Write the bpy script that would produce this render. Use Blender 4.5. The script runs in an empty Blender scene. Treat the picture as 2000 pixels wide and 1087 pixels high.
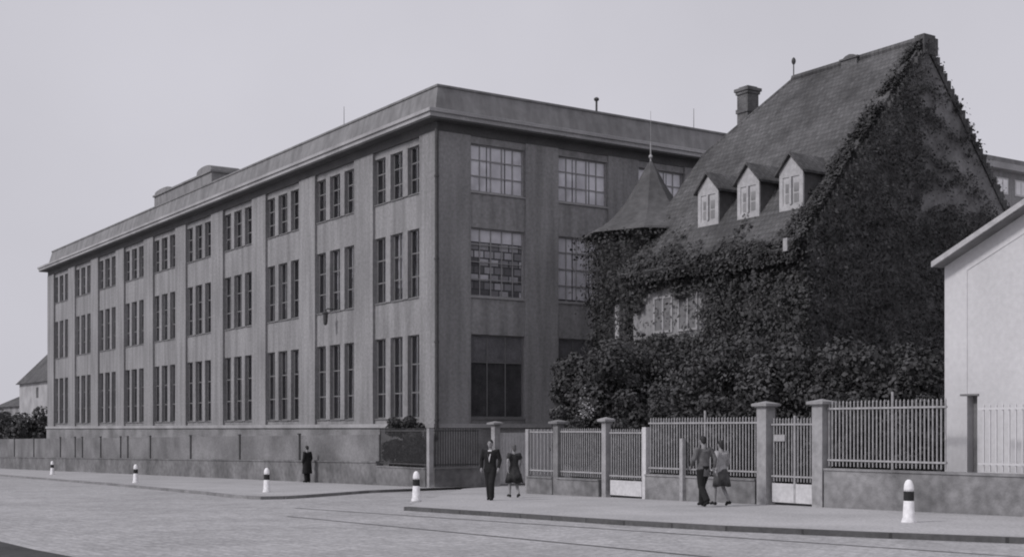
import bpy, bmesh, math, random
import numpy as np
from mathutils import Vector, Matrix, noise
C = bpy.context.scene
COL = C.collection
R = math.radians
random.seed(7); np.random.seed(7)

# ------------------------------------------------------------------ camera
# World axes follow the street: +Y runs away along the street, +X away from it.
TH = math.atan(0.67); CT, ST = math.cos(TH), math.sin(TH)
F, HY, CAMZ, SLOPE = 2538.0, 838.0, 1.35, 0.01773
cam_d = bpy.data.cameras.new('camera'); cam = bpy.data.objects.new('camera', cam_d); COL.objects.link(cam)
cam.location = (0, 0, CAMZ); cam.rotation_euler = (R(90), 0, -TH)
cam_d.sensor_width = 36; cam_d.lens = F / 2000 * 36; cam_d.shift_y = (HY - 543.5) / 2000
cam_d.clip_start = 0.1; cam_d.clip_end = 5000
C.camera = cam

# ------------------------------------------------------------------ light
TINT = (0.985, 0.972, 1.065); MT = (1.0, 0.985, 0.995)
w = bpy.data.worlds.new('World'); C.world = w; w.use_nodes = True
nt = w.node_tree; bg = nt.nodes['Background']
SUN_EL, SUN_AZ = R(38), math.atan2(-0.95, 0.05)
sky = nt.nodes.new('ShaderNodeTexSky'); sky.sky_type = 'NISHITA'; sky.sun_disc = False
sky.sun_elevation = SUN_EL; sky.sun_rotation = SUN_AZ; sky.dust_density = 4
bw = nt.nodes.new('ShaderNodeRGBToBW'); nt.links.new(sky.outputs[0], bw.inputs[0])
mx = nt.nodes.new('ShaderNodeMix'); mx.data_type = 'RGBA'; mx.inputs['Factor'].default_value = 0.86
SKYV = 6.1
nt.links.new(bw.outputs[0], mx.inputs['A']); mx.inputs['B'].default_value = (SKYV, SKYV, SKYV, 1)
wtc = nt.nodes.new('ShaderNodeTexCoord'); cn = nt.nodes.new('ShaderNodeTexNoise'); cn.inputs['Scale'].default_value = 2.2; cn.inputs['Detail'].default_value = 5
nt.links.new(wtc.outputs['Generated'], cn.inputs['Vector'])
cr = nt.nodes.new('ShaderNodeMapRange'); cr.inputs['From Min'].default_value = 0.3; cr.inputs['From Max'].default_value = 0.7; cr.inputs['To Min'].default_value = SKYV * 0.92; cr.inputs['To Max'].default_value = SKYV * 1.08
nt.links.new(cn.outputs['Fac'], cr.inputs['Value']); nt.links.new(cr.outputs[0], mx.inputs['B'])
ti = nt.nodes.new('ShaderNodeMix'); ti.data_type = 'RGBA'; ti.blend_type = 'MULTIPLY'; ti.inputs['Factor'].default_value = 1
nt.links.new(mx.outputs['Result'], ti.inputs['A']); ti.inputs['B'].default_value = (*TINT, 1)
nt.links.new(ti.outputs['Result'], bg.inputs['Color']); bg.inputs['Strength'].default_value = 0.1
sd = bpy.data.lights.new('sun', 'SUN'); so = bpy.data.objects.new('sun', sd); COL.objects.link(so)
sd.energy = 1.6; sd.angle = R(9); sd.color = (1.0, 0.98, 1.0)
to_sun = Vector((math.sin(SUN_AZ) * math.cos(SUN_EL), math.cos(SUN_AZ) * math.cos(SUN_EL), math.sin(SUN_EL)))
so.rotation_euler = to_sun.to_track_quat('Z', 'Y').to_euler()
C.view_settings.view_transform = 'Standard'; C.view_settings.look = 'None'
C.view_settings.exposure = 0.1; C.view_settings.gamma = 1; C.view_settings.use_curve_mapping = False
C.cycles.filter_width = 2.0

# ------------------------------------------------------------------ maps from sight line to real planes
def ray(px, py=None):
    x = (px - 1000) / F
    return (x * CT + ST, -x * ST + CT, 0 if py is None else (HY - py) / F)
def on_x(px, X, py=None):                     # hits the plane x = X -> (y, z)
    d = ray(px, py); t = X / d[0]; return d[1] * t, d[2] * t + CAMZ
def on_y(px, Y, py=None):                     # hits the plane y = Y -> (x, z)
    d = ray(px, py); t = Y / d[1]; return d[0] * t, d[2] * t + CAMZ
def gz(x, y):                                 # level of the sloping ground
    Y = ST * x + CT * y
    return -SLOPE * min(max(Y, -40), 175)
def ground(px, py, drop=0.0):
    d = ray(px, py); t = (CAMZ + drop) / (-d[2] - SLOPE)
    return d[0] * t, d[1] * t

# ------------------------------------------------------------------ materials
MATS = {}
def mat(name, v, rough=0.9, var=0.12, scale=1.5, bump=0.15, bscale=40, stain=0.0, spec=0.3, grain=0.10, metal=0, rows=None, streak=False, gscale=None):
    if name in MATS: return MATS[name]
    m = bpy.data.materials.new(name); m.use_nodes = True; n = m.node_tree; N = n.nodes; L = n.links
    b = N['Principled BSDF']; b.inputs['Roughness'].default_value = rough
    b.inputs['Specular IOR Level'].default_value = spec; b.inputs['Metallic'].default_value = metal
    tc = N.new('ShaderNodeTexCoord')
    def noisetex(s, det=4, sc=None):
        t = N.new('ShaderNodeTexNoise'); t.inputs['Scale'].default_value = s; t.inputs['Detail'].default_value = det
        if sc:
            mp = N.new('ShaderNodeMapping'); mp.inputs['Scale'].default_value = sc
            L.new(tc.outputs['Object'], mp.inputs[0]); L.new(mp.outputs[0], t.inputs['Vector'])
        else: L.new(tc.outputs['Object'], t.inputs['Vector'])
        return t.outputs['Fac']
    def ramp(src, lo, hi, a=0.3, c=0.7):
        r = N.new('ShaderNodeMapRange'); r.inputs['From Min'].default_value = a; r.inputs['From Max'].default_value = c
        r.inputs['To Min'].default_value = lo; r.inputs['To Max'].default_value = hi; L.new(src, r.inputs['Value']); return r.outputs[0]
    def mul(a, c):
        k = N.new('ShaderNodeMath'); k.operation = 'MULTIPLY'
        L.new(a, k.inputs[0]); L.new(c, k.inputs[1]) if hasattr(c, 'links') else setattr(k.inputs[1], 'default_value', c)
        return k.outputs[0]
    f = ramp(noisetex(scale), 1 - var, 1 + var)
    f = mul(f, ramp(noisetex(gscale or bscale * 0.25, 2), 1 - grain, 1 + grain))
    if stain: f = mul(f, ramp(noisetex(1.0, 6, (2.2, 2.2, 0.18) if streak else (0.5, 0.5, 0.5)), 1 - stain, 1.0 + stain * .3, 0.35, 0.6))
    hsrc = noisetex(bscale)
    if rows:                                   # courses of tiles, bricks, setts: (width, height, mortar value, axis)
        bw_, bh_, mv, ax, bs = rows
        sp = N.new('ShaderNodeSeparateXYZ'); L.new(tc.outputs['Object'], sp.inputs[0])
        cb = N.new('ShaderNodeCombineXYZ')
        if ax == 'wall':
            ad = N.new('ShaderNodeMath'); ad.operation = 'ADD'; L.new(sp.outputs[0], ad.inputs[0]); L.new(sp.outputs[1], ad.inputs[1])
            L.new(ad.outputs[0], cb.inputs[0]); L.new(sp.outputs[2], cb.inputs[1])
        else: L.new(sp.outputs[0], cb.inputs[1]); L.new(sp.outputs[1], cb.inputs[0])
        bt = N.new('ShaderNodeTexBrick'); bt.inputs['Scale'].default_value = 1
        bt.inputs['Brick Width'].default_value = bw_; bt.inputs['Row Height'].default_value = bh_
        bt.inputs['Mortar Size'].default_value = bs; bt.inputs['Mortar Smooth'].default_value = 0.3
        bt.inputs['Color1'].default_value = (0.85,) * 3 + (1,); bt.inputs['Color2'].default_value = (1.12,) * 3 + (1,)
        bt.inputs['Mortar'].default_value = (mv,) * 3 + (1,)
        L.new(cb.outputs[0], bt.inputs['Vector'])
        g = N.new('ShaderNodeRGBToBW'); L.new(bt.outputs['Color'], g.inputs[0]); f = mul(f, g.outputs[0])
        hs = N.new('ShaderNodeMath'); hs.operation = 'ADD'; L.new(hsrc, hs.inputs[0]); L.new(g.outputs[0], hs.inputs[1]); hsrc = hs.outputs[0]
    k = N.new('ShaderNodeVectorMath'); k.operation = 'SCALE'; k.inputs[0].default_value = tuple(v * t for t in MT)
    L.new(f, k.inputs['Scale']); L.new(k.outputs[0], b.inputs['Base Color'])
    if bump:
        bp = N.new('ShaderNodeBump'); bp.inputs['Strength'].default_value = bump; bp.inputs['Distance'].default_value = 0.03
        L.new(hsrc, bp.inputs['Height']); L.new(bp.outputs[0], b.inputs['Normal'])
    MATS[name] = m; return m

def foliage(name, v, v2):
    m = bpy.data.materials.new(name); m.use_nodes = True; N = m.node_tree.nodes; L = m.node_tree.links
    b = N['Principled BSDF']; b.inputs['Roughness'].default_value = 0.65; b.inputs['Specular IOR Level'].default_value = 0.25
    g = N.new('ShaderNodeNewGeometry'); tc = N.new('ShaderNodeTexCoord')
    t = N.new('ShaderNodeTexNoise'); t.inputs['Scale'].default_value = 1.1; t.inputs['Detail'].default_value = 3
    L.new(tc.outputs['Object'], t.inputs['Vector'])
    a = N.new('ShaderNodeMath'); a.operation = 'MULTIPLY_ADD'; a.inputs[1].default_value = 0.55
    L.new(g.outputs['Random Per Island'], a.inputs[0])
    s = N.new('ShaderNodeMapRange'); s.inputs['From Min'].default_value = 0.35; s.inputs['From Max'].default_value = 0.65; s.inputs['To Max'].default_value = 0.5
    L.new(t.outputs['Fac'], s.inputs['Value']); L.new(s.outputs[0], a.inputs[2])
    mxx = N.new('ShaderNodeMix'); mxx.data_type = 'RGBA'
    mxx.inputs['A'].default_value = (*[v * q for q in MT], 1); mxx.inputs['B'].default_value = (*[v2 * q for q in MT], 1)
    L.new(a.outputs[0], mxx.inputs['Factor']); L.new(mxx.outputs['Result'], b.inputs['Base Color'])
    MATS[name] = m; return m

def glass_mat():
    m = bpy.data.materials.new('window_glass'); m.use_nodes = True; N = m.node_tree.nodes; L = m.node_tree.links
    N.remove(N['Principled BSDF']); o = N['Material Output']
    tr = N.new('ShaderNodeBsdfTransparent'); tr.inputs[0].default_value = (0.92, 0.92, 0.94, 1)
    gl = N.new('ShaderNodeBsdfGlossy'); gl.inputs['Roughness'].default_value = 0.06; gl.inputs[0].default_value = (0.75, 0.75, 0.78, 1)
    tc = N.new('ShaderNodeTexCoord'); t = N.new('ShaderNodeTexNoise'); t.inputs['Scale'].default_value = 1.7; t.inputs['Detail'].default_value = 1
    L.new(tc.outputs['Object'], t.inputs['Vector'])
    bp = N.new('ShaderNodeBump'); bp.inputs['Strength'].default_value = 0.25; bp.inputs['Distance'].default_value = 0.05
    L.new(t.outputs['Fac'], bp.inputs['Height']); L.new(bp.outputs[0], gl.inputs['Normal'])
    lw = N.new('ShaderNodeLayerWeight'); fr = N.new('ShaderNodeMath'); fr.operation = 'POWER'; fr.inputs[1].default_value = 5.0; L.new(lw.outputs['Facing'], fr.inputs[0])
    mm = N.new('ShaderNodeMath'); mm.operation = 'MULTIPLY_ADD'; mm.inputs[1].default_value = 0.95; mm.inputs[2].default_value = 0.10
    L.new(fr.outputs[0], mm.inputs[0])
    mxs = N.new('ShaderNodeMixShader'); L.new(mm.outputs[0], mxs.inputs[0]); L.new(tr.outputs[0], mxs.inputs[1]); L.new(gl.outputs[0], mxs.inputs[2])
    L.new(mxs.outputs[0], o.inputs[0]); return m

M_FAC = mat('factory_render', 0.26, var=0.10, scale=0.35, stain=0.22, streak=True, bump=0.25, bscale=30, grain=0.14)
M_PLINTH = mat('plinth_render', 0.24, var=0.18, scale=0.5, stain=0.25, bump=0.3, grain=0.15)
M_CORN = mat('cornice_stone', 0.36, var=0.1, scale=0.6, stain=0.2, bump=0.2)
M_SOFF = mat('soffit_shade_paint', 0.10, var=0.15, scale=1, bump=0.1)
M_FROOF = mat('roof_zinc', 0.21, rough=0.75, var=0.15, scale=0.4, stain=0.2, streak=True, bump=0.2, bscale=12)
M_FRAME = mat('window_paint', 0.17, rough=0.6, var=0.1, scale=3, bump=0.05)
M_GLASS = glass_mat()
M_MIRON2 = mat('sash_paint', 0.30, rough=0.6, var=0.1, scale=3, bump=0.05)
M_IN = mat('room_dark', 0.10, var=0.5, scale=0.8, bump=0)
M_BLIND = mat('blind_cloth', 0.80, var=0.10, scale=0.9, bump=0.1, bscale=8)
M_BLIND2 = mat('curtain_cloth', 0.25, var=0.2, scale=2.0, bump=0.1, bscale=8)
M_VWALL = mat('villa_render', 0.20, var=0.2, scale=0.7, stain=0.3, bump=0.4, bscale=25, grain=0.2)
M_TILE = mat('roof_tiles', 0.105, var=0.22, scale=0.6, stain=0.25, bump=0.9, bscale=14, rows=(0.20, 0.16, 0.72, 'plan', 0.02), grain=0.2)
M_SLATE = mat('turret_slate', 0.11, var=0.15, scale=0.8, stain=0.25, bump=0.6, bscale=14, grain=0.2)
M_DORM = mat('dormer_paint', 0.40, rough=0.8, var=0.12, scale=3, bump=0.1)
M_WHITE = mat('white_paint', 0.55, rough=0.7, var=0.08, scale=3, bump=0.1)
M_BWHITE = mat('bollard_white', 0.80, rough=0.7, var=0.07, scale=9, bump=0.1)
M_BLACK = mat('black_paint', 0.02, rough=0.5, var=0.1, scale=9, bump=0.1)
M_WHOUSE = mat('white_render', 0.57, var=0.05, scale=0.6, stain=0.06, bump=0.2, bscale=35, grain=0.05)
M_LOWW = mat('garden_wall_render', 0.22, var=0.15, scale=0.8, stain=0.3, bump=0.5, bscale=18, grain=0.22)
M_DWALL = mat('street_wall_render', 0.17, var=0.2, scale=0.8, stain=0.3, bump=0.4, bscale=18, grain=0.2)
M_PANEL = mat('pale_panel', 0.185, var=0.22, scale=0.55, stain=0.25, bump=0.2, grain=0.15)
M_PILLAR = mat('pillar_stone', 0.34, var=0.12, scale=3, stain=0.25, bump=0.3, bscale=22, grain=0.15)
M_IRON = mat('pale_iron', 0.33, rough=0.6, var=0.15, scale=5, bump=0.1)
M_DIRON = mat('dark_iron', 0.06, rough=0.6, var=0.2, scale=5, bump=0.1)
M_MIRON = mat('worn_iron', 0.07, rough=0.6, var=0.2, scale=5, bump=0.1)
M_ROAD = mat('street_setts', 0.38, var=0.07, scale=0.25, stain=0.08, bump=0.7, bscale=9, rows=(0.30, 0.22, 0.82, 'plan', 0.02), grain=0.25, gscale=14)
M_PAVE = mat('pavement_gravel', 0.40, var=0.08, scale=0.3, stain=0.10, bump=0.4, bscale=25, grain=0.22, gscale=18)
M_KERB = mat('kerb_stone', 0.10, var=0.2, scale=1.5, bump=0.3, rows=(1.1, 50, 0.5, 'wall', 0.02), grain=0.15)
M_SKERB = mat('side_kerb_stone', 0.22, var=0.2, scale=1.5, bump=0.3, rows=(1.1, 50, 0.6, 'wall', 0.02), grain=0.15)
M_NEAR = mat('near_asphalt', 0.055, var=0.2, scale=1, bump=0.5, bscale=30, grain=0.25)
M_LAWN = mat('garden_soil', 0.09, var=0.3, scale=1, bump=0.5, bscale=10, grain=0.25)
M_RAIL = mat('tram_steel', 0.10, rough=0.35, var=0.2, scale=2, bump=0.05, metal=0.4)
M_BRICK = mat('chimney_brick', 0.13, var=0.2, scale=2, bump=0.5, rows=(0.25, 0.08, 1.2, 'wall', 0.012), grain=0.15)
M_BARK = mat('bark', 0.07, var=0.3, scale=6, bump=0.8, bscale=12)
M_IVY = foliage('ivy_leaves', 0.016, 0.085)
M_LEAF = foliage('shrub_leaves', 0.018, 0.092)
M_SKIN = mat('skin', 0.27, rough=0.6, var=0.05, scale=8, bump=0)
M_HAIR = mat('hair_dark', 0.025, rough=0.6, var=0.2, scale=30, bump=0.2)
M_HAIR2 = mat('hair_brown', 0.09, rough=0.6, var=0.2, scale=30, bump=0.2)
M_SUIT = mat('suit_dark', 0.016, var=0.2, scale=6, bump=0.3)
M_SHIRT = mat('shirt_light', 0.55, var=0.1, scale=6, bump=0.2)
M_GREYC = mat('jacket_grey', 0.12, var=0.3, scale=5, bump=0.3)
M_DRESS = mat('dress_dark', 0.035, var=0.4, scale=9, bump=0.3)
M_BLOUSE = mat('blouse_pale', 0.36, var=0.25, scale=7, bump=0.3)
M_SKIRT = mat('skirt_grey', 0.08, var=0.3, scale=7, bump=0.3)

# ------------------------------------------------------------------ mesh helpers
class MB:
    def __init__(s): s.v = []; s.f = []
    def add(s, vs, fs):
        o = len(s.v); s.v += [tuple(p) for p in vs]; s.f += [tuple(i + o for i in f) for f in fs]; return s
    def box(s, x0, x1, y0, y1, z0, z1):
        if x0 > x1: x0, x1 = x1, x0
        if y0 > y1: y0, y1 = y1, y0
        return s.add([(x, y, z) for z in (z0, z1) for x, y in ((x0, y0), (x1, y0), (x1, y1), (x0, y1))],
                     [(3, 2, 1, 0), (4, 5, 6, 7), (0, 1, 5, 4), (1, 2, 6, 5), (2, 3, 7, 6), (3, 0, 4, 7)])
    def prism(s, pts, axis, lo, hi):           # polygon (2-D) extruded along axis
        def P(p, h):
            if axis == 'z': return (p[0], p[1], h)
            if axis == 'y': return (p[0], h, p[1])
            return (h, p[0], p[1])
        n = len(pts)
        return s.add([P(p, lo) for p in pts] + [P(p, hi) for p in pts],
                     [tuple(range(n))[::-1], tuple(range(n, 2 * n))] + [(i, (i + 1) % n, n + (i + 1) % n, n + i) for i in range(n)])
    def lathe(s, prof, c=(0, 0, 0), n=20, sx=1, sy=1):
        vs = []; fs = []
        for r, z in prof:
            for k in range(n):
                a = 2 * math.pi * k / n; vs.append((c[0] + r * sx * math.cos(a), c[1] + r * sy * math.sin(a), c[2] + z))
        for i in range(len(prof) - 1):
            for k in range(n): fs.append((i * n + k, i * n + (k + 1) % n, (i + 1) * n + (k + 1) % n, (i + 1) * n + k))
        fs.append(tuple(range(n))[::-1]); fs.append(tuple(range((len(prof) - 1) * n, len(prof) * n)))
        return s.add(vs, fs)
    def tube(s, pts, rad, n=8, flat=1.0):
        pts = [Vector(p) for p in pts]; rad = rad if hasattr(rad, '__len__') else [rad] * len(pts)
        vs = []; fs = []
        up = Vector((0, 1, 0)) if abs((pts[-1] - pts[0]).normalized().y) < 0.9 else Vector((1, 0, 0))
        for i, p in enumerate(pts):
            d = (pts[min(i + 1, len(pts) - 1)] - pts[max(i - 1, 0)]).normalized()
            e1 = (up - d * up.dot(d)).normalized(); e2 = d.cross(e1)
            for k in range(n):
                a = 2 * math.pi * k / n; vs.append(p + (e1 * math.cos(a) * flat + e2 * math.sin(a)) * rad[i])
        for i in range(len(pts) - 1):
            for k in range(n): fs.append((i * n + k, i * n + (k + 1) % n, (i + 1) * n + (k + 1) % n, (i + 1) * n + k))
        fs.append(tuple(range(n))[::-1]); fs.append(tuple(range((len(pts) - 1) * n, len(pts) * n)))
        return s.add(vs, fs)
    def ball(s, c, rx, ry=None, rz=None, n=14, m=8):
        ry = ry or rx; rz = rz or rx
        prof = [(max(math.sin(math.pi * i / m), 0.02), -math.cos(math.pi * i / m) * rz) for i in range(m + 1)]
        return s.lathe(prof, c, n, rx, ry)
    def build(s, name, m, parent=None, loc=None, smooth=False, fix=True):
        me = bpy.data.meshes.new(name); me.from_pydata([tuple(v) for v in s.v], [], s.f)
        if fix:
            b = bmesh.new(); b.from_mesh(me); bmesh.ops.recalc_face_normals(b, faces=b.faces); b.to_mesh(me); b.free()
        me.materials.append(m)
        if smooth: me.polygons.foreach_set('use_smooth', [True] * len(me.polygons))
        o = bpy.data.objects.new(name, me); COL.objects.link(o)
        if loc: o.location = loc
        if parent: o.parent = parent
        return o

def tag(o, label=None, cat=None, group=None, kind=None):
    for k, v in (('label', label), ('category', cat), ('group', group), ('kind', kind)):
        if v: o[k] = v
    return o
def thing(name, loc, label, cat, group=None, rz=0):
    o = bpy.data.objects.new(name, None); COL.objects.link(o); o.location = loc; o.rotation_euler = (0, 0, rz); o.empty_display_size = 0.3
    return tag(o, label, cat, group)
def kids(o): return [c for c in bpy.data.objects if c.parent == o]
def copy_tree(o, parent=None):
    c = o.copy(); COL.objects.link(c); c.parent = parent
    for ch in kids(o): copy_tree(ch, c)
    return c

# ------------------------------------------------------------------ ground
def sheet(name, pts, m, lift, kind='structure', kerb=None, skirt=0.0):
    mb = MB(); n = len(pts); mb.add([(x, y, gz(x, y) + lift) for x, y in pts], [tuple(range(n))])
    if skirt: mb.add([(x, y, gz(x, y) + lift) for x, y in pts] + [(x, y, gz(x, y) + lift - skirt) for x, y in pts],
                     [(i, (i + 1) % n, n + (i + 1) % n, n + i) for i in range(n)])
    return tag(mb.build(name, m, fix=False), kind=kind)
KH = 0.09
def old(X, Y): return (CT * X + ST * Y, -ST * X + CT * Y)
g = MB(); xs = [-1500, -300, -60, 60, 300, 1500]; ys = [-1200, -40, 0, 60, 175, 400, 3000]
vs = []; fs = []
for Y in ys:
    for X in xs:
        a, b = old(X, Y); vs.append((a, b, gz(a, b) - KH))
for i in range(len(ys) - 1):
    for j in range(len(xs) - 1):
        k = i * len(xs) + j; fs.append((k, k + 1, k + 1 + len(xs), k + len(xs)))
g.add(vs, fs); tag(g.build('road', M_ROAD, fix=False), kind='structure')

FX, WX = 24.34, 25.55                          # garden fence line, factory wall line
kr = [ground(px, py) for px, py in ((790, 989), (1000, 1002), (1200, 1015), (1400, 1026), (1700, 1039), (2000, 1050))]
dx, dy = kr[-1][0] - kr[-2][0], kr[-1][1] - kr[-2][1]
kr.append((kr[-1][0] + dx * 3, kr[-1][1] + dy * 3))
kl = [ground(px, py) for px, py in ((0, 926), (214, 943), (400, 960), (455, 966), (510, 969), (560, 968), (610, 965), (720, 957), (950, 947.5))]
dx, dy = kl[0][0] - kl[1][0], kl[0][1] - kl[1][1]
kl.insert(0, (kl[0][0] + dx * 0.55, kl[0][1] + dy * 0.55))
kr0 = (FX - 1.6, 38.2)
pr = kr + [(60, kr[-1][1]), (60, 43.5), (28.5, 43.5), (25.6, 41.5)]
pl = kl + [(27.9, kl[-1][1]), (27.9, 43.95), (27.9, 130), (kl[0][0], 140)]
pv = sheet('pavement', pr, M_PAVE, 0.0, skirt=0.02)
sheet('side_pavement', pl, M_PAVE, 0.0, skirt=0.02)
def kerb(name, line, label=None):
    mb = MB()
    for i in range(len(line) - 1):
        (x0, y0), (x1, y1) = line[i], line[i + 1]
        d = Vector((x1 - x0, y1 - y0, 0)).normalized(); nrm = Vector((-d.y, d.x, 0))
        if name == 'side_kerb' : nrm = nrm
        P = []
        for (x, y) in ((x0, y0), (x1, y1)):
            for off in (0.14, -0.02):
                for dz in (-KH - 0.03, 0.006): P.append((x - nrm.x * off * SGN, y - nrm.y * off * SGN, gz(x, y) + dz))
        mb.add(P, [(0, 1, 5, 4), (2, 6, 7, 3), (1, 3, 7, 5), (0, 4, 6, 2), (0, 2, 3, 1), (4, 5, 7, 6)])
    return tag(mb.build(name, M_KERB if name == 'kerb' else M_SKERB), kind='structure')
SGN = -1; kerb('kerb', kr)
SGN = -1; kerb('side_kerb', kl)
# near pavement where the photographer stands
n0, n1 = ground(0, 1056), ground(128, 1087)
d = Vector((n1[0] - n0[0], n1[1] - n0[1])); d.normalize()
sheet('near_pavement', [(n0[0] - d.x * 40, n0[1] - d.y * 40), n0, (n0[0] + d.x * 2, n0[1] + d.y * 2), (n1[0] + 0.1, n1[1]), (n1[0] + d.x * 3, n1[1] + d.y * 3),
                        (n1[0] + d.x * 60, n1[1] + d.y * 60), (n1[0] + d.x * 60 - 30, n1[1] + d.y * 60), (n0[0] - d.x * 40 - 30, n0[1] - d.y * 40)], M_NEAR, 0.0, skirt=0.1)
# tram rails let into the setts
def rail(p0, p1):
    a, b = ground(*p0, KH), ground(*p1, KH); d = Vector((a[0] - b[0], a[1] - b[1])).normalized(); nrm = Vector((-d.y, d.x)) * 0.035
    s, e = (b[0] - d.x * 14, b[1] - d.y * 14), (a[0] + d.x * 9, a[1] + d.y * 9)
    mb = MB(); pts = []
    for q in (s, e):
        for sg in (-1, 1): pts.append((q[0] + nrm.x * sg, q[1] + nrm.y * sg, gz(*q) - KH + 0.006))
    mb.add(pts, [(0, 1, 3, 2)]); o = mb.build('tram_rail', M_RAIL, fix=False); tag(o, kind='structure'); return o
rail((1000, 1020), (1950, 1084)); rail((1000, 1050), (1280, 1077))
# garden soil behind the fence
sheet('garden', [(FX + 0.3, 12), (60, 12), (60, 43.4), (30.4, 43.4), (FX + 0.3, 35)], M_LAWN, 0.01)

# ------------------------------------------------------------------ factory
AX, BY = 27.91, 47.5; AX1, BY1 = 50.0, 110.7
fac = thing('factory_building', (AX, BY, gz(AX, BY)), 'long three-storey rendered factory with flat attic roof, deep cornice and tall window bays', 'factory')
inv = Matrix.Translation(-fac.location)
def fbuild(mb, name, m, parent=fac, **k):
    L = fac.location
    mb.v = [(x - L.x, y - L.y, z - L.z) for x, y, z in mb.v]; return mb.build(name, m, parent, **k)
ROWS = [(1.82, 5.47), (7.08, 10.08), (11.6, 13.7)]
ZB = -2.6; ZT = 14.0
wall = MB()
BAYS = [(BY + 3.5 + 6.18 * k) for k in range(10)]
edges = [BY] + sum([[c - 2.15, c + 2.15] for c in BAYS], []) + [BY1]
for i in range(0, len(edges), 2):              # piers, a little proud
    wall.box(AX, AX + (1.79 if i == 0 else 0.5), edges[i], edges[i + 1], ZB, ZT)
zs = [ZB, 1.82, 5.47, 7.08, 10.08, 11.6, 13.7, ZT]
for c in BAYS:
    for i in range(0, len(zs), 2): wall.box(AX + 0.13, AX + 0.5, c - 2.15, c + 2.15, zs[i], zs[i + 1])
    for z0, z1 in ROWS:
        for q in (-0.79, 0.79): wall.box(AX + 0.06, AX + 0.45, c + q - 0.225, c + q + 0.225, z0, z1)
RB = [AX + 1.79 + 4.65 * k for k in range(4)]
xe = [AX + 1.79] + sum([[x, x + 2.86] for x in RB], []) + [AX1]
for i in range(0, len(xe), 2):
    if i: wall.box(xe[i], xe[i + 1], BY, BY + 0.5, ZB, ZT)
for x in RB:
    for i in range(0, len(zs), 2): wall.box(x, x + 2.86, BY + 0.07, BY + 0.5, zs[i], zs[i + 1])
wall.box(AX1 - 0.5, AX1, BY + 0.5, BY1, ZB, ZT); wall.box(AX + 0.5, AX1 - 0.5, BY1 - 0.5, BY1, ZB, ZT)
fbuild(wall, 'wall', M_FAC)
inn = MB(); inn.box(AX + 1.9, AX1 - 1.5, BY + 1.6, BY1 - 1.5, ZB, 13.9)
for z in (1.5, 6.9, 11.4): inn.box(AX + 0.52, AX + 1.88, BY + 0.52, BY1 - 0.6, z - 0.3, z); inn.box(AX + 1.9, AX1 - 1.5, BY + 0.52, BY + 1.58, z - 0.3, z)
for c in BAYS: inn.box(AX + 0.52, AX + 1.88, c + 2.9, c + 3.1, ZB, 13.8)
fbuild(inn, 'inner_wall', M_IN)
pl_ = MB(); pl_.box(AX - 0.08, AX - 0.003, BY - 0.08, BY1, ZB, 1.42); pl_.box(AX - 0.003, AX1, BY - 0.08, BY - 0.003, ZB, 1.42)
fbuild(pl_, 'plinth', M_PLINTH)
sb = MB(); sb.box(AX - 0.16, AX - 0.003, BY - 0.16, BY1, 1.424, 1.60); sb.box(AX - 0.003, AX1, BY - 0.16, BY - 0.003, 1.424, 1.60)
fbuild(sb, 'sill_course', M_CORN)
def ringbox(mb, o, z0, z1, i=0.3):
    mb.box(AX - o, AX + i, BY - o, BY1 + o, z0, z1); mb.box(AX + i, AX1 + o, BY - o, BY + i, z0, z1)
    mb.box(AX1 - i, AX1 + o, BY + i, BY1 + o, z0, z1); mb.box(AX + i, AX1 - i, BY1 - i, BY1 + o, z0, z1)
fr = MB(); ringbox(fr, -0.02, 14.002, 14.38); ringbox(fr, 0.54, 14.38, 14.44); fbuild(fr, 'soffit', M_SOFF)  # frieze and soffit coloured dark to carry the shadow under the cornice
co = MB(); ringbox(co, 0.58, 14.442, 14.62); ringbox(co, 0.66, 14.622, 14.76); ringbox(co, 0.52, 14.762, 14.82); fbuild(co, 'cornice', M_CORN)
rf = MB()
def ring(o, z): return [(AX + o, BY + o, z), (AX1 - o, BY + o, z), (AX1 - o, BY1 - o, z), (AX + o, BY1 - o, z)]
lv = [(-0.48, 14.825), (0.04, 14.90), (0.30, 15.96), (0.25, 15.97), (0.25, 16.06), (0.5, 16.07), (6.0, 16.25)]
for i in range(len(lv) - 1): rf.add(ring(*lv[i]) + ring(*lv[i + 1]), [(k, (k + 1) % 4, 4 + (k + 1) % 4, 4 + k) for k in range(4)])
rf.add(ring(*lv[-1]), [(0, 1, 2, 3)])
fbuild(rf, 'roof', M_FROOF)
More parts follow.
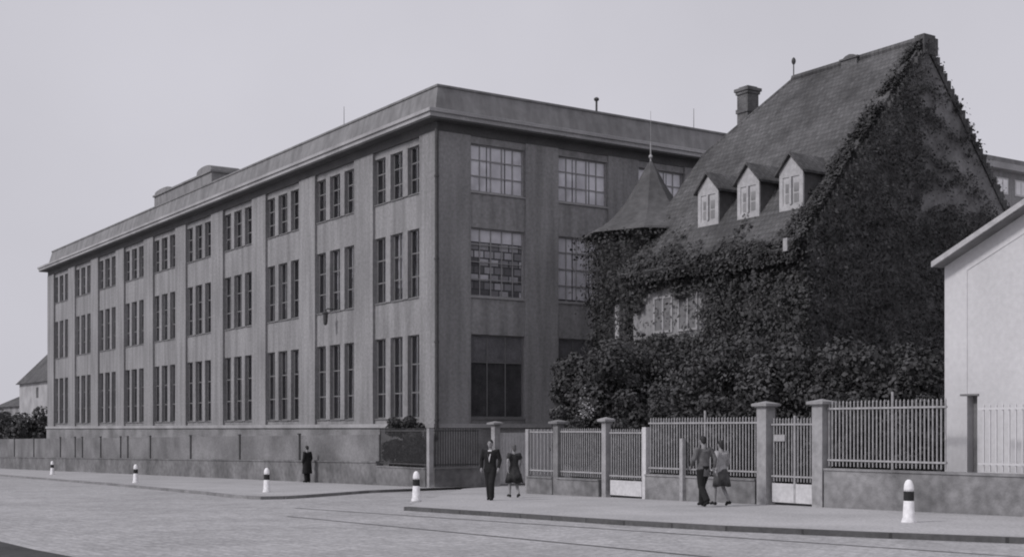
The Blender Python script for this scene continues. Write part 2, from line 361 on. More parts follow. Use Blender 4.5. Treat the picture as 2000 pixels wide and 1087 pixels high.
# windows of the long facade: one prototype per storey, copied bay by bay
def bay_window(z0, z1):
    fm = MB(); pn = MB(); h = z1 - z0
    for q in (-1.585, 0, 1.585):
        a, b = q - 0.56, q + 0.56
        for y0, y1 in ((a, a + .07), (b - .07, b), (q - .03, q + .03)): fm.box(0.26, 0.33, y0, y1, 0.0, h)
        for zz in [0.0, h - .07] + [h * 0.30, h * 0.64]: fm.box(0.265, 0.325, a + .07, b - .07, zz, zz + .06)
        pn.add([(0.29, a, 0), (0.29, b, 0), (0.29, b, h), (0.29, a, h)], [(0, 1, 2, 3)])
        fm.box(0.1, 0.255, a + .01, b - .01, -0.05, 0.0)
    f = fm.build('window', M_FRAME); p = pn.build('pane', M_GLASS, f, fix=False); return f
protos = [bay_window(*r) for r in ROWS]
for r, (z0, z1) in enumerate(ROWS):
    for i, c in enumerate(BAYS):
        o = protos[r] if i == 0 else copy_tree(protos[r])
        o.parent = fac; o.location = (-0.02, c - BY, z0 + 0.02 - fac.location.z)
        for q in (-1.585, 0, 1.585):           # curtains and blinds behind a few lights
            if random.random() < 0.3:
                hh = (z1 - z0) * random.choice((0.3, 0.36, 0.5, 0.8)); mb = MB()
                if random.random() < .3: mb.box(0.44, 0.46, q - 0.5, q - 0.15, 0.1, z1 - z0 - .05)
                else: mb.box(0.44, 0.46, q - 0.5, q + 0.5, z1 - z0 - hh, z1 - z0 - .02)
                mb.build('blind', M_BLIND2, o)
def wide_window(z0, z1, drops, bm, low=None, cols=3, rws=(.66,)):
    fm = MB(); h = z1 - z0; W = 2.86
    for x0, x1 in ((0, .08), (W - .08, W)): fm.box(x0, x1, 0.12, 0.18, 0, h)
    for k in range(1, cols): fm.box(W * k / cols - .02, W * k / cols + .02, 0.125, 0.17, .08, h - .08)
    for zz in [0, h - .08] + [h * q for q in rws]: fm.box(.08, W - .08, 0.122, 0.175, zz, zz + (.04 if 0 < zz < h - .1 else .08))
    fm.box(-.04, W + .04, -.06, .2, -.06, 0.0)
    f = fm.build('window', M_FRAME if cols == 3 else M_MIRON2)
    pn = MB()
    for k in range(cols):
        for (a, b) in ((0.0, 0.66), (0.66, 1.0)):
            e = random.uniform(-.012, .012); e2 = random.uniform(-.012, .012)
            x0, x1 = W * k / cols, W * (k + 1) / cols
            q_ = MB(); q_.add([(x0, .15 + e, h * a), (x1, .15 + e2, h * a), (x1, .15 + e2, h * b), (x0, .15 + e, h * b)], [(0, 1, 2, 3)]); q_.build('pane', M_GLASS, f, fix=False)
    for k, dr in enumerate(drops):
        if dr: MB().box(W * k / len(drops) + .03, W * (k + 1) / len(drops) - .03, .185, .195, h * (1 - dr), h - .03).build('blind', bm, f)
    if low: MB().box(.05, W - .05, .205, .215, 0.02, h - .03).build('curtain_or_reflection', low, f)
    return f
M_LOWB = mat('net_curtain_dark', 0.07, var=0.3, scale=2.5, bump=0)
M_UPB = mat('blind_grey', 0.20, var=0.2, scale=2.5, bump=0)
M_REFLECT = mat('painted_reflections', 0.75, var=0.1, scale=0.5, bump=0, rows=(0.52, 0.34, 0.15, 'wall', 0.04))  # light and dark blocks painted as reflections for the middle broad window
n_ = M_REFLECT.node_tree.nodes
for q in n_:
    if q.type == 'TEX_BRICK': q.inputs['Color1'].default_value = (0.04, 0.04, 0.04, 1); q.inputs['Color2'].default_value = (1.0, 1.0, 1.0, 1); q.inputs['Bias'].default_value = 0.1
DR = {(0, 0): ((.34,), M_UPB, M_LOWB), (1, 0): ((.2,), M_BLIND, M_REFLECT), (2, 0): ((.97, .97, .97), M_BLIND, None),
      (0, 1): ((.3,), M_UPB, M_LOWB), (1, 1): ((.95, .95, .95), M_BLIND, None), (2, 1): ((.97, .97, .97), M_BLIND, None),
      (2, 2): ((.97, .97, .97), M_BLIND, None), (1, 2): ((.5,), M_BLIND, None), (0, 2): ((.3,), M_BLIND2, None),
      (2, 3): ((.97, .97, .97), M_BLIND, None), (1, 3): ((.5,), M_BLIND, None), (0, 3): ((.3,), M_BLIND2, None)}
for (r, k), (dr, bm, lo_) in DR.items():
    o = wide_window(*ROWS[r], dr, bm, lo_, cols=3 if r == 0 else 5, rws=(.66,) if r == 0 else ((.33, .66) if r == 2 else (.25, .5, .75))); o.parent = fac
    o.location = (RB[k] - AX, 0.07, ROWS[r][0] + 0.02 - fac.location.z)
dp = MB(); dp.tube([(AX - 0.02, BY - 0.16, 0.9), (AX - 0.02, BY - 0.16, 14.3)], 0.085, 10)
for z in (1.7, 5.0, 8.5, 12.0): dp.tube([(AX - 0.02, BY - 0.16, z), (AX - 0.02, BY - 0.16, z + .08)], 0.11, 10)
fbuild(dp, 'downpipe', M_DIRON, smooth=False)
ph = MB(); ph.box(31, 33, 81.6, 93, 16.0, 18.2); ph.box(30.9, 33.1, 81.5, 93.1, 18.2, 18.32)
for y0, y1, zt in ((81.6, 84.4, 18.78), (89.7, 93.0, 18.62)):
    n = 8; pts = [(y0 + (y1 - y0) * 0.5 * (1 - math.cos(math.pi * i / n)), 18.3 + (zt - 18.3) * math.sin(math.pi * i / n) ** 0.5) for i in range(n + 1)]
    ph.prism([(a, b) for a, b in pts], 'x', 31.0, 33.0)
fbuild(ph, 'penthouse', M_FROOF)
# things on the roof and facade
def rod(name, x, y, z0, z1, r, label, cat, ball=0.0, m=None):
    mb = MB(); mb.tube([(0, 0, 0), (0, 0, z1 - z0)], [r, r * .6], 6)
    if ball: mb.ball((0, 0, (z1 - z0) * 0.75), ball, n=10, m=6)
    o = mb.build(name, m or M_DIRON, loc=(x, y, z0)); return tag(o, label, cat)
vx, vz = on_y(1165, 48.9, 190)
vt = thing('roof_vent', (vx, 48.9, 16.02), 'small ball-topped vent pipe on the factory roof above the broad windows', 'vent')
MB().tube([(0, 0, 0), (0, 0, vz - 16.15)], .05, 8).build('pipe', M_DIRON, vt); MB().ball((0, 0, vz - 16.12), .13, .13, .10, 12, 6).build('cap', M_DIRON, vt)
ry, rz_ = on_x(672, 29.5, 208); rod('lightning_rod', 29.5, ry, 16.0, rz_, .018, 'thin upright rod on the long street side of the factory roof', 'rod', 0)
rx, rz_ = on_y(1355, 49.5, 212); rod('lightning_rod', rx, 49.5, 16.0, rz_, .018, 'thin upright rod on the factory roof just left of the tall chimney', 'rod', 0)
ly, lz = on_x(652, AX, 606)
lt = thing('wall_lamp', (AX, ly, lz - 0.45), 'dark lantern bracketed to the factory wall between ground and first floor windows', 'lamp')
MB().tube([(0.12, 0, .5), (-.35, 0, .52), (-.45, 0, .42)], .03, 6).build('bracket', M_DIRON, lt)
MB().lathe([(.02, .44), (.17, .30), (.13, .24), (.10, -.20), (.04, -.28)], (-.45, 0, 0), 10).build('lantern', M_DIRON, lt)

# ------------------------------------------------------------------ rear wing seen past the villa gable
wg = thing('rear_wing', (63, BY, gz(63, BY)), 'distant flat-topped wing with small pale windows showing past the ivy gable', 'building')
L = wg.location
def wb(mb, name, m, parent=wg): mb.v = [(x - L.x, y - L.y, z - L.z) for x, y, z in mb.v]; return mb.build(name, m, parent)
wb(MB().box(63, 100, BY, BY + 20, -3, 16.55), 'wall', M_FAC)
wb(MB().box(62.5, 100.5, BY - .5, BY + 20.5, 16.55, 16.9), 'cornice', M_CORN)
wb(MB().box(62.7, 100.3, BY - .3, BY + 20.3, 16.9, 17.25), 'roof', M_FROOF)
for k in range(12):
    x = 66.0 + k * 1.75
    wf = MB(); wf.box(x, x + 1.1, BY - .04, BY + .0, 15.2, 16.15); o = wb(wf, 'window', M_WHITE)
    for xa in (x + .1, x + .6): wb(MB().box(xa, xa + .4, BY - .055, BY - .042, 15.3, 16.05), 'pane', M_BLIND, wg).parent = o

# ------------------------------------------------------------------ villa
VX, VY, EZ, RZ = 33.52, 31.71, 7.95, 15.75
HW = 6.43; VX2 = VX + 2 * HW; HY1 = VY + 6.8; VY2 = VY + 9.45; PK = (RZ - EZ) / HW
villa = thing('villa', (VX, VY, gz(VX, VY)), 'tall steep-roofed old villa smothered in ivy with three pale dormers', 'house')
def vb(mb, name, m, parent=villa, **k):
    L = villa.location; mb.v = [(x - L.x, y - L.y, z - L.z) for x, y, z in mb.v]; return mb.build(name, m, parent, **k)
ZK = EZ + 3.94 * PK
wl = MB(); wl.prism([(VX, -2), (VX, EZ - .15), (VX + HW, RZ - .3), (VX2, EZ - .15), (VX2, -2)], 'y', VY, VY + 0.4)
wl.box(VX, VX2, VY + 0.4, VY2 - 0.4, -2, EZ - .12)
wl.prism([(VX, -2), (VX, EZ - .15), (VX + 3.84, ZK - .3), (VX2 - 3.84, ZK - .3), (VX2, EZ - .15), (VX2, -2)], 'y', VY2 - .4, VY2)
vb(wl, 'wall', M_VWALL)
rf = MB()
def slab(pts, t=0.16):
    p = [Vector(q) for q in pts]; n = (p[1] - p[0]).cross(p[2] - p[0]).normalized()
    if n.z < 0: n = -n
    k = len(p); rf.add(p + [q + n * t for q in p], [tuple(range(k))[::-1], tuple(range(k, 2 * k))] + [(i, (i + 1) % k, k + (i + 1) % k, k + i) for i in range(k)])
e = 0.55
Yg = VY + 0.12
slab([(VX - e, Yg, EZ - e * PK * .75), (VX, Yg, EZ), (VX, VY2 + .25, EZ), (VX - e, VY2 + .25, EZ - e * PK * .75)])
slab([(VX, Yg, EZ), (VX + HW, Yg, RZ), (VX + HW, HY1, RZ), (VX + 3.94, VY2 + .25, ZK), (VX, VY2 + .25, EZ)])
slab([(VX2 + e, Yg, EZ - e * PK * .75), (VX2, Yg, EZ), (VX2, VY2 + .25, EZ), (VX2 + e, VY2 + .25, EZ - e * PK * .75)])
slab([(VX2, Yg, EZ), (VX + HW, Yg, RZ), (VX + HW, HY1, RZ), (VX2 - 3.94, VY2 + .25, ZK), (VX2, VY2 + .25, EZ)])
slab([(VX + 3.94, VY2 + .25, ZK), (VX + HW, HY1, RZ), (VX2 - 3.94, VY2 + .25, ZK)])
vroof = vb(rf, 'roof', M_TILE)
rc = MB(); rc.tube([(VX + HW, Yg, RZ + .2), (VX + HW, HY1, RZ + .2)], .17, 8); rc.tube([(VX + HW, HY1, RZ + .17), (VX + 3.94, VY2 + .25, ZK + .15)], .11, 8)
vb(rc, 'ridge_tiles', M_TILE)
# stepped gable coping with a block at the apex
cp = MB(); n = 30
for sgn in (-1, 1):
    for i in range(n):
        w0, w1 = HW * i / n, HW * (i + 1) / n; zt = EZ + PK * w1 + (0.06 if sgn > 0 else -.12) + random.uniform(-.03, .03)
        cx = VX + HW + sgn * (HW - w0); cx2 = VX + HW + sgn * (HW - w1)
        cp.prism([(cx, EZ + PK * w0 - .25), (cx, zt - .22), (cx, zt + .05), (cx2, zt + .02), (cx2, EZ + PK * w1 - .25)], 'y', VY - 0.06, VY + 0.30)
vb(cp, 'gable_coping', M_TILE)
ap = MB(); ap.box(VX + HW - .30, VX + HW + .50, VY - .08, VY + .5, RZ - .4, RZ + .24); ap.box(VX + HW - .22, VX + HW + .42, VY - .02, VY + .44, RZ + .24, RZ + .36)
vb(ap, 'gable_block', M_TILE)
ch = MB(); cx, cy = 39.5, 40.75
ch.box(cx - .32, cx + .32, cy - .32, cy + .32, 10, 15.70); ch.box(cx - .365, cx + .365, cy - .365, cy + .365, 14.9, 15.07)
ch.box(cx - .37, cx + .37, cy - .37, cy + .37, 15.70, 15.82); ch.box(cx - .42, cx + .42, cy - .42, cy + .42, 15.82, 15.95); ch.box(cx - .28, cx + .28, cy - .28, cy + .28, 15.95, 16.03)
vb(ch, 'chimney', M_BRICK)
ch = MB(); ch.box(VX + HW - .25, VX + HW + .25, 34.9, 35.7, 15.2, 15.98); ch.box(VX + HW - .3, VX + HW + .3, 34.83, 35.77, 15.98, 16.05)
ch.prism([(34.95, 16.05), (35.1, 16.14), (35.3, 16.18), (35.5, 16.14), (35.65, 16.05)], 'x', VX + HW - .25, VX + HW + .25); vb(ch, 'chimney', M_BRICK)
fi = MB(); fi.tube([(VX + HW, HY1, RZ + .1), (VX + HW, HY1, 16.85)], .025, 6); fi.ball((VX + HW, HY1, 16.7), .09, .09, .15, 8, 6); vb(fi, 'finial', M_DIRON)
# dormers
def dormer():
    r = thing('dormer', (0, 0, 0), None, None); W = 0.55; H = 1.42; D = (H + .1) / PK
    m = MB(); m.prism([(0, -0.05), (0, H), (D, H)], 'y', -W, W)
    m.prism([(-W - .0, H), (W + .0, H), (0, H + .50)], 'x', 0.0, 0.12); m.build('cheek', M_SLATE, r)
    m = MB(); m.box(-.07, -.003, -W - .03, -W + .14, 0, H); m.box(-.07, -.003, W - .14, W + .03, 0, H); m.box(-.07, -.003, -W + .14, W - .14, 0, .22); m.box(-.07, -.003, -W + .14, W - .14, H - .2, H)
    m.prism([(-W - .06, H + .002), (W + .06, H + .002), (0, H + .54)], 'x', -.07, -.003)
    m.box(-.12, -.072, -.05, .05, .22, H - .2); m.build('front_frame', M_DORM, r)
    m = MB(); m.box(-.04, -.004, -W + .14, W - .14, .22, H - .2); p = m.build('window', M_DORM, r)
    for y0 in (-W + .2, .07):
        for z0 in (.28, .66): MB().box(-.052, -.042, y0, y0 + .22, z0, z0 + .32).build('pane', M_BLIND2, p)
    m = MB()
    for s in (-1, 1):
        m.add([(-.2, s * (W + .16), H - .14), (-.2, 0, H + .60), (D + .75, 0, H + .60), (D + .15, s * (W + .16), H - .14),
               (-.2, s * (W + .16), H - .05), (-.2, 0, H + .68), (D + .8, 0, H + .68), (D + .15, s * (W + .16), H - .05)],
              [(0, 1, 2, 3), (4, 7, 6, 5), (0, 3, 7, 4), (0, 4, 5, 1), (2, 1, 5, 6), (3, 2, 6, 7)])
    m.build('dormer_roof', M_TILE, r)
    return r
d0 = dormer()
for k in ('label', 'category'): 
    if k in d0: del d0[k]
for i, b in enumerate((33.27, 35.45, 37.65)):
    o = d0 if i == 0 else copy_tree(d0); o.parent = villa
    o.location = (0.93, b - VY, EZ + .93 * PK + .14 - villa.location.z)
# windows in the street wall, left of the ivy
M_WIN = mat('casement_paint', 0.33, var=0.1, scale=3, bump=0)
def cas(y0, y1, z0, z1, x=VX, sh=True):
    m = MB(); m.box(x - .06, x - .003, y0, y1, z0, z0 + .09); m.box(x - .06, x - .003, y0, y1, z1 - .09, z1)
    for a in (y0, (y0 + y1) / 2 - .05, y1 - .1): m.box(x - .06, x - .003, a, a + .1, z0 + .09, z1 - .09)
    o = vb(m, 'window', M_WIN)
    p = vb(MB().box(x - .03, x - .006, y0 + .1, y1 - .1, z0 + .09, z1 - .09), 'pane', M_FRAME); p.parent = o
    if sh:
        for a, b in ((y0 - .5, y0 - .06), (y1 + .06, y1 + .5)): vb(MB().box(x - .05, x - .004, a, b, z0, z1), 'shutter', M_WIN)
cas(37.25, 38.4, 5.15, 6.6, sh=False); cas(38.7, 39.85, 5.15, 6.6, sh=False); cas(32.6, 33.4, 5.55, 6.75, sh=False)
vb(MB().box(VX - .02, VX - .002, 36.9, 41.1, 4.9, 7.0), 'plaster_field', M_FAC)
wo = MB(); 
hp = on_x(1538, VX - .6, 468); wo.box(VX - .72, VX - .52, hp[0] - .1, hp[0] + .1, 7.5, 7.95); vb(wo, 'rain_hopper', M_IRON)
# turret
TX, TY, TR = 35.72, 42.7, 2.15
tb = MB(); tb.lathe([(TR, -2), (TR, 9.6)], (TX, TY, 0), 16); vb(tb, 'turret_wall', M_VWALL)
tr = MB(); tr.lathe([(2.3, 9.50), (3.0, 9.50), (2.95, 9.60), (2.25, 9.92), (1.6, 10.4), (1.1, 11.0), (.62, 11.75), (.25, 12.45), (.05, 12.75)], (TX, TY, 0), 8)
vb(tr, 'turret_roof', M_SLATE)
tf = MB(); tf.tube([(TX, TY, 12.6), (TX, TY, 13.5)], [.04, .025], 8); tf.ball((TX, TY, 12.95), .09, n=10, m=6); tf.tube([(TX, TY, 13.5), (TX, TY, 14.9)], .008, 6); vb(tf, 'finial', M_IRON)
ang = math.radians(-150)
twm = MB(); twm.box(TX - TR - .06, TX - TR + .1, TY - 0.62, TY - .35, 5.1, 6.5); vb(twm, 'window', M_IRON)

# ------------------------------------------------------------------ white house
HX, HB = 25.34, 19.63
wh = thing('white_house', (HX, HB, gz(HX, HB)), 'plain white rendered gabled house behind the low wall at the right edge', 'house')
def hb(mb, name, m, parent=wh): L = wh.location; mb.v = [(x - L.x, y - L.y, z - L.z) for x, y, z in mb.v]; return mb.build(name, m, parent)
WZ = 5.15; PT = math.tan(R(24)); B0 = 9.6; BM = (HB + B0) / 2; PZ = WZ + (HB - BM) * PT; GD = 0.14
oy0, oy1 = on_x(1908, HX)[0], on_x(1879, HX)[0]; oz = on_x(1893, HX, 772)[1]
m = MB(); fy = HB - 0.62                       # corner strip, frame strip, recessed field
m.prism([(HB, -1.6), (HB, WZ), (fy, WZ + (HB - fy) * PT), (fy, -1.6)], 'x', HX, HX + .3)
m.prism([(fy, WZ + (HB - fy) * PT), (BM, PZ), (B0, WZ), (B0, WZ - .42), (BM, PZ - .42), (fy, WZ + (HB - fy) * PT - .42)], 'x', HX, HX + .3)
zt = WZ + (HB - fy) * PT - .42
m.prism([(fy, oz), (fy, zt), (BM, PZ - .42), (B0, WZ - .42), (B0, oz)], 'x', HX + .015, HX + .3)
m.box(HX + .015, HX + .3, oy1, fy, -1.6, oz) if oy1 < fy else None
m.box(HX + .015, HX + .3, B0, oy0, -1.6, oz)
m.box(HX + .3, HX + 9, HB - .3, HB, -1.6, WZ); m.box(HX + .3, HX + 9, B0, B0 + .3, -1.6, WZ); m.prism([(B0, -1.6), (B0, WZ), (BM, PZ), (HB, WZ), (HB, -1.6)], 'x', HX + 8.7, HX + 9)
hb(m, 'wall', M_WHOUSE)
m = MB(); m.box(HX + .22, HX + .28, oy0, oy1, -1.4, oz); hb(m, 'door', M_FRAME)
hb(MB().box(HX - .012, HX + .014, oy0 - .05, oy1 + .05, oz, oz + .04), 'lintel', M_FRAME)
m = MB()
for sgn, ye in ((1, HB + .05), (-1, B0 - .05)):
    ze = WZ - .05 * PT
    m.add([(HX - .35, ye, ze), (HX - .35, BM, PZ), (HX + 9.3, BM, PZ), (HX + 9.3, ye, ze),
           (HX - .35, ye, ze + .1), (HX - .35, BM, PZ + .14), (HX + 9.3, BM, PZ + .14), (HX + 9.3, ye, ze + .1)],
          [(0, 1, 2, 3), (4, 7, 6, 5), (0, 3, 7, 4), (0, 4, 5, 1), (2, 1, 5, 6), (3, 2, 6, 7)])
hb(m, 'roof', M_FROOF)
m = MB()
for ye in (HB + .07, B0 - .07):
    ze = WZ - .07 * PT
    m.prism([(ye, ze - .0), (ye, ze + .13), (BM, PZ + .17), (BM, PZ + .04)], 'x', HX - .40, HX - .352)
hb(m, 'verge_board', M_DORM)

# ------------------------------------------------------------------ fences
def pillar(x, y, ztop, w, label, cap=0.24, m=M_PILLAR, group='pillars of the street fence', name='fence_pillar'):
    z0 = gz(x, y); r = thing(name, (x, y, z0), label, 'pillar', group); H = ztop - z0 - .10
    MB().box(-w / 2, w / 2, -w / 2, w / 2, -.1, H).build('shaft', m, r)
    if cap:
        c = MB(); c.box(-w / 2 - .04, w / 2 + .04, -w / 2 - .04, w / 2 + .04, H, H + .035)
        c.box(-cap, cap, -cap, cap, H + .035, H + .10); k = cap * .8
        c.add([(-cap, -cap, H + .1), (cap, -cap, H + .1), (cap, cap, H + .1), (-cap, cap, H + .1), (0, 0, H + .17)], [(0, 1, 4), (1, 2, 4), (2, 3, 4), (3, 0, 4)]); c.build('cap', m, r)
    return r
def railing(name, p0, p1, zb, zt, ztip, label, sp=0.115, wall_top=None, rod_at=None, m=M_IRON, wm=M_LOWW, wt=0.16, cat='fence', wall_extra=0.0, panel=None):
    x0, y0 = p0; x1, y1 = p1; zg = min(gz(x0, y0), gz(x1, y1)) - .1
    r = thing(name, (x0, y0, gz(x0, y0)), label, cat); O = r.location
    d = Vector((x1 - x0, y1 - y0, 0)); Ln = d.length; d.normalize(); rz = math.atan2(d.y, d.x); r.rotation_euler = (0, 0, rz)
    if wall_top is not None:
        w_ = MB(); w_.box(-.0, Ln + wall_extra, -wt, wt, zg - O.z, wall_top - O.z - .05); w_.box(-.0, Ln + wall_extra, -wt - .03, wt + .03, wall_top - O.z - .05, wall_top - O.z); w_.build('base_wall', wm, r)
    if panel is not None:
        MB().box(0.02, Ln - .02, -.02, .02, zg - O.z + .18, panel - O.z).build('sheet_panel', M_WHITE, r)
    for z in (zb, zt): MB().box(0, Ln, -.035, .035, z - O.z - .022, z - O.z + .022).build('rail', m, r)
    low = (wall_top if wall_top is not None else (panel if panel is not None else .38)) - O.z + .03
    bars = MB(); n = int(Ln / sp)
    for i in range(n + 1):
        x = min(0.03 + i * sp, Ln - .03); q = .014; tz = ztip - O.z + random.uniform(-.006, .006); lo = low + .02
        lean = random.uniform(-.006, .006)
        bars.box(x - q, x + q, -q, q, lo, tz - .06)
        bars.add([(x - q * 1.3, -q * 1.3, tz - .06), (x + q * 1.3, -q * 1.3, tz - .06), (x + q * 1.3, q * 1.3, tz - .06), (x - q * 1.3, q * 1.3, tz - .06), (x + lean, 0, tz)], [(0, 1, 4), (1, 2, 4), (2, 3, 4), (3, 0, 4)])
    tag(bars.build('bars', m, r), kind='stuff' if n > 100 else None)
    for xr in (rod_at or []):
        MB().tube([(xr, 0, low - .02), (xr, 0, ztip - O.z + .17)], .03, 8).build('stay_rod', m, r)
    return r
def fy_(px): return on_x(px, FX)[0]
# along the villa garden, from the driveway towards the white house
railing('iron_fence', (FX, fy_(1086)), (FX, fy_(1036)), 0.02, 1.27, 1.38, 'short iron fence on a low wall at the driveway corner, behind the walking woman', wall_top=-.17, sp=.2, m=M_IRON)
railing('iron_fence', (FX, fy_(1177)), (FX, fy_(1096)), 0.02, 1.28, 1.40, 'short pale iron fence on a low wall under the large dark shrub', wall_top=-.17, sp=.11)
railing('iron_fence', (FX, fy_(1483)), (FX, fy_(1268)), 0.24, 1.53, 1.70, 'iron fence behind the walking couple in light and grey clothes', wall_top=.06, rod_at=[(fy_(1377) - fy_(1483))])
railing('iron_fence', (FX, fy_(1849)), (FX, fy_(1618)), 0.60, 1.86, 2.06, 'tall iron fence with spiked bars left of the white house', wall_top=.40, rod_at=[(fy_(1743) - fy_(1849))])
gw = MB(); y0, y1 = 6.0, fy_(1849) - .003; gw.box(FX - .16, FX + .16, y0, y1, -1.0, .35); gw.box(FX - .19, FX + .19, y0, y1, .35, .40)
o = gw.build('garden_wall', M_LOWW); tag(o, 'low rendered street wall running in front of the white house', 'wall')
railing('iron_fence', (FX, 9.0), (FX, fy_(1912)), 0.60, 1.80, 1.92, 'thin pale railing on the low wall right before the white house front', wall_top=None, sp=.16, m=M_WHOUSE)
gt = railing('garden_gate', (FX, fy_(1591)), (FX, fy_(1508)), 0.15, 1.48, 1.66, 'pale iron gate with a plaque between two tall capped pillars', sp=.105, cat='gate', panel=-.03)
MB().box(fy_(1535) - fy_(1591), fy_(1514) - fy_(1591), .03, .05, 1.05 - gt.location.z, 1.22 - gt.location.z).build('plaque', M_IRON, gt)
MB().box((fy_(1553) - fy_(1591)) - .03, (fy_(1553) - fy_(1591)) + .03, -.03, .03, -.5 - gt.location.z, 1.7 - gt.location.z).build('stile', M_IRON, gt)
railing('garden_gate', (FX, fy_(1255)), (FX, fy_(1192)), -0.04, 1.25, 1.38, 'narrow dark-barred gate left of the fence with the walking couple', sp=.11, cat='gate', panel=-.17)
pillar(FX, fy_(1036) + .1, 1.45, .16, 'slim fence post at the driveway corner, leftmost of the garden fence', cap=.0)
pillar(FX, fy_(1091), 1.60, .26, 'short capped pillar just right of the walking woman in the dark dress', m=M_LOWW)
pillar(FX, fy_(1184), 1.66, .20, 'slim white pillar left of the narrow gate, beneath pale blossom', m=M_PILLAR, cap=.2)
pillar(FX, fy_(1262), 1.52, .17, 'slim plain white gatepost without cap, right of the narrow gate', cap=0, m=M_WHITE)
pillar(FX, fy_(1496), 2.02, .34, 'tall capped pillar left of the gate with the plaque', cap=.27)
pillar(FX, fy_(1605), 2.04, .34, 'tall capped pillar right of the gate with the plaque', cap=.27)
pillar(FX - .22, fy_(1345), 1.20, .13, 'low slim post in front of the fence beside the walking man in grey', cap=0, m=M_IRON)
# factory boundary
yA, yB = on_x(840, WX)[0], on_x(742, WX)[0]
railing('iron_fence', (WX, yA + .1), (WX, yB), -.03, 1.30, 1.42, 'dark fine-barred iron fence before the factory corner window bush', wall_top=-.15, m=M_MIRON, wm=M_DWALL)
railing('iron_fence', (WX + .1, yA), (on_y(935, yA)[0], yA), -.03, 1.30, 1.42, 'dark iron fence turning in from the street at the factory corner', wall_top=-.15, m=M_MIRON, wm=M_DWALL)
pillar(WX, yA, 1.5, .20, 'pale fence post at the street corner of the factory fence', cap=0)
gx0 = on_y(968, yA)[0]; pillar(gx0, yA, 1.62, .26, 'capped pillar behind the man in the dark suit', cap=.26)
gx1 = on_y(1030, yA)[0]
gt = thing('yard_gate', (gx0 + .16, yA, gz(gx0, yA)), 'pale boarded yard gate behind the man and woman by the factory', 'gate')
z0 = gt.location.z; wd = gx1 - gx0 - .2
m = MB()
for k in range(9): m.box(wd * k / 9 + .008, wd * (k + 1) / 9 - .008, -.02, .02, .08, 1.22 - z0)
m.build('board_panel', M_WHITE, gt); m = MB(); m.box(0, wd, .021, .07, .3, .4); m.box(0, wd, .021, .07, 1.8, 1.9); m.build('brace', M_WHITE, gt)
o = MB().box(gx1, TX - TR + .1, yA - .1, yA + .1, -1.4, 1.30).box(gx1, TX - TR + .1, yA - .14, yA + .14, 1.30, 1.36).build('yard_wall', M_WHOUSE)
tag(o, 'pale yard wall closing the gap between factory and villa, seen through the fence', 'wall')
# long wall of the factory: dark base, pale panels, slim dark posts
r = thing('factory_wall', (WX, yB, gz(WX, yB)), 'long street wall with pale panels and slim dark posts before the factory', 'wall')
O = r.location; yend = 150.0
m = MB(); N = 26
def wz(y, h):
    return gz(WX, y) + h
seg = [yB + (yend - yB) * k / N for k in range(N + 1)]
bw_ = MB(); pw = MB()
for k in range(N):
    a, b = seg[k], seg[k + 1]
    for mb_, x0, x1, h0, h1 in ((bw_, -.16, .16, -.3, .93), (bw_, -.2, .2, .93, 1.0)):
        mb_.add([(x, y - O.y, wz(y, h) - O.z) for y in (a, b) for x in (x0, x1) for h in (h0, h1)], [(0, 1, 5, 4), (2, 6, 7, 3), (1, 3, 7, 5), (0, 4, 6, 2)] + ([(0, 2, 3, 1)] if k == 0 else []))
    t0, t1 = [0.62 - (y - yB) * 0.0115 + CAMZ - 1.0 + .15 for y in (a, b)]
    t0 = 1.14 - (a - yB) * .0088; t1 = 1.14 - (b - yB) * .0088
    pw.add([(x, y - O.y, h - O.z) for y, hh in ((a, t0), (b, t1)) for x in (-.05, .05) for h in (wz(y, 1.0), hh)], [(0, 1, 5, 4), (2, 6, 7, 3), (1, 3, 7, 5), (0, 4, 6, 2)] + ([(0, 2, 3, 1)] if k == 0 else []))
bw_.build('base_wall', M_DWALL, r); pw.build('panel', M_PANEL, r)
for px, ww in ((588, .12), (471, .12), (375, .14), (296, .10), (252, .10), (238, .10), (199, .12), (163, .10), (149, .10), (120, .13), (68, .12), (30, .12)):
    y = on_x(px, WX)[0]; t = 1.14 - (y - yB) * .0088
    m = MB(); m.box(-.11, -.055, y - O.y - ww / 2, y - O.y + ww / 2, wz(y, 1.002) - O.z, t - O.z + .03); m.box(-.14, -.04, y - O.y - ww / 2 - .05, y - O.y + ww / 2 + .05, t - O.z + .03, t - O.z + .10)
    m.build('post', M_DIRON, r)

# ------------------------------------------------------------------ bollards
bo = thing('bollard', (0, 0, 0), 'x', 'bollard', 'banded bollards along the kerb')
MB().lathe([(.145, -.02), (.14, .02), (.115, .10), (.10, .38), (.096, .42)], n=24).build('base', M_BWHITE, bo, smooth=True)
MB().lathe([(.099, .42), (.099, .60)], n=24).build('band', M_BLACK, bo, smooth=False)
MB().lathe([(.096, .60), (.094, .66), (.085, .74), (.06, .80), (.03, .825), (.004, .83)], n=24).build('head', M_BWHITE, bo, smooth=True)
BL = [((1775, 1019), 'nearest and largest white bollard with a black band, before the white house'),
      ((813, 977), 'white bollard with black band before the factory corner fence, left of the suited man'),
      ((521, 960), 'white bollard with black band left of the lone person in the dark coat'),
      ((265, 942), 'small white bollard second from the left edge, before the long factory wall'),
      ((102, 926), 'farthest and smallest bollard, near the left edge of the street')]
for i, (p, lb) in enumerate(BL):
    o = bo if i == 0 else copy_tree(bo); x, y = ground(*p); o.location = (x, y, gz(x, y)); o['label'] = lb
    o.rotation_euler = (0, 0, random.random()); o.scale = (1, 1, 1)

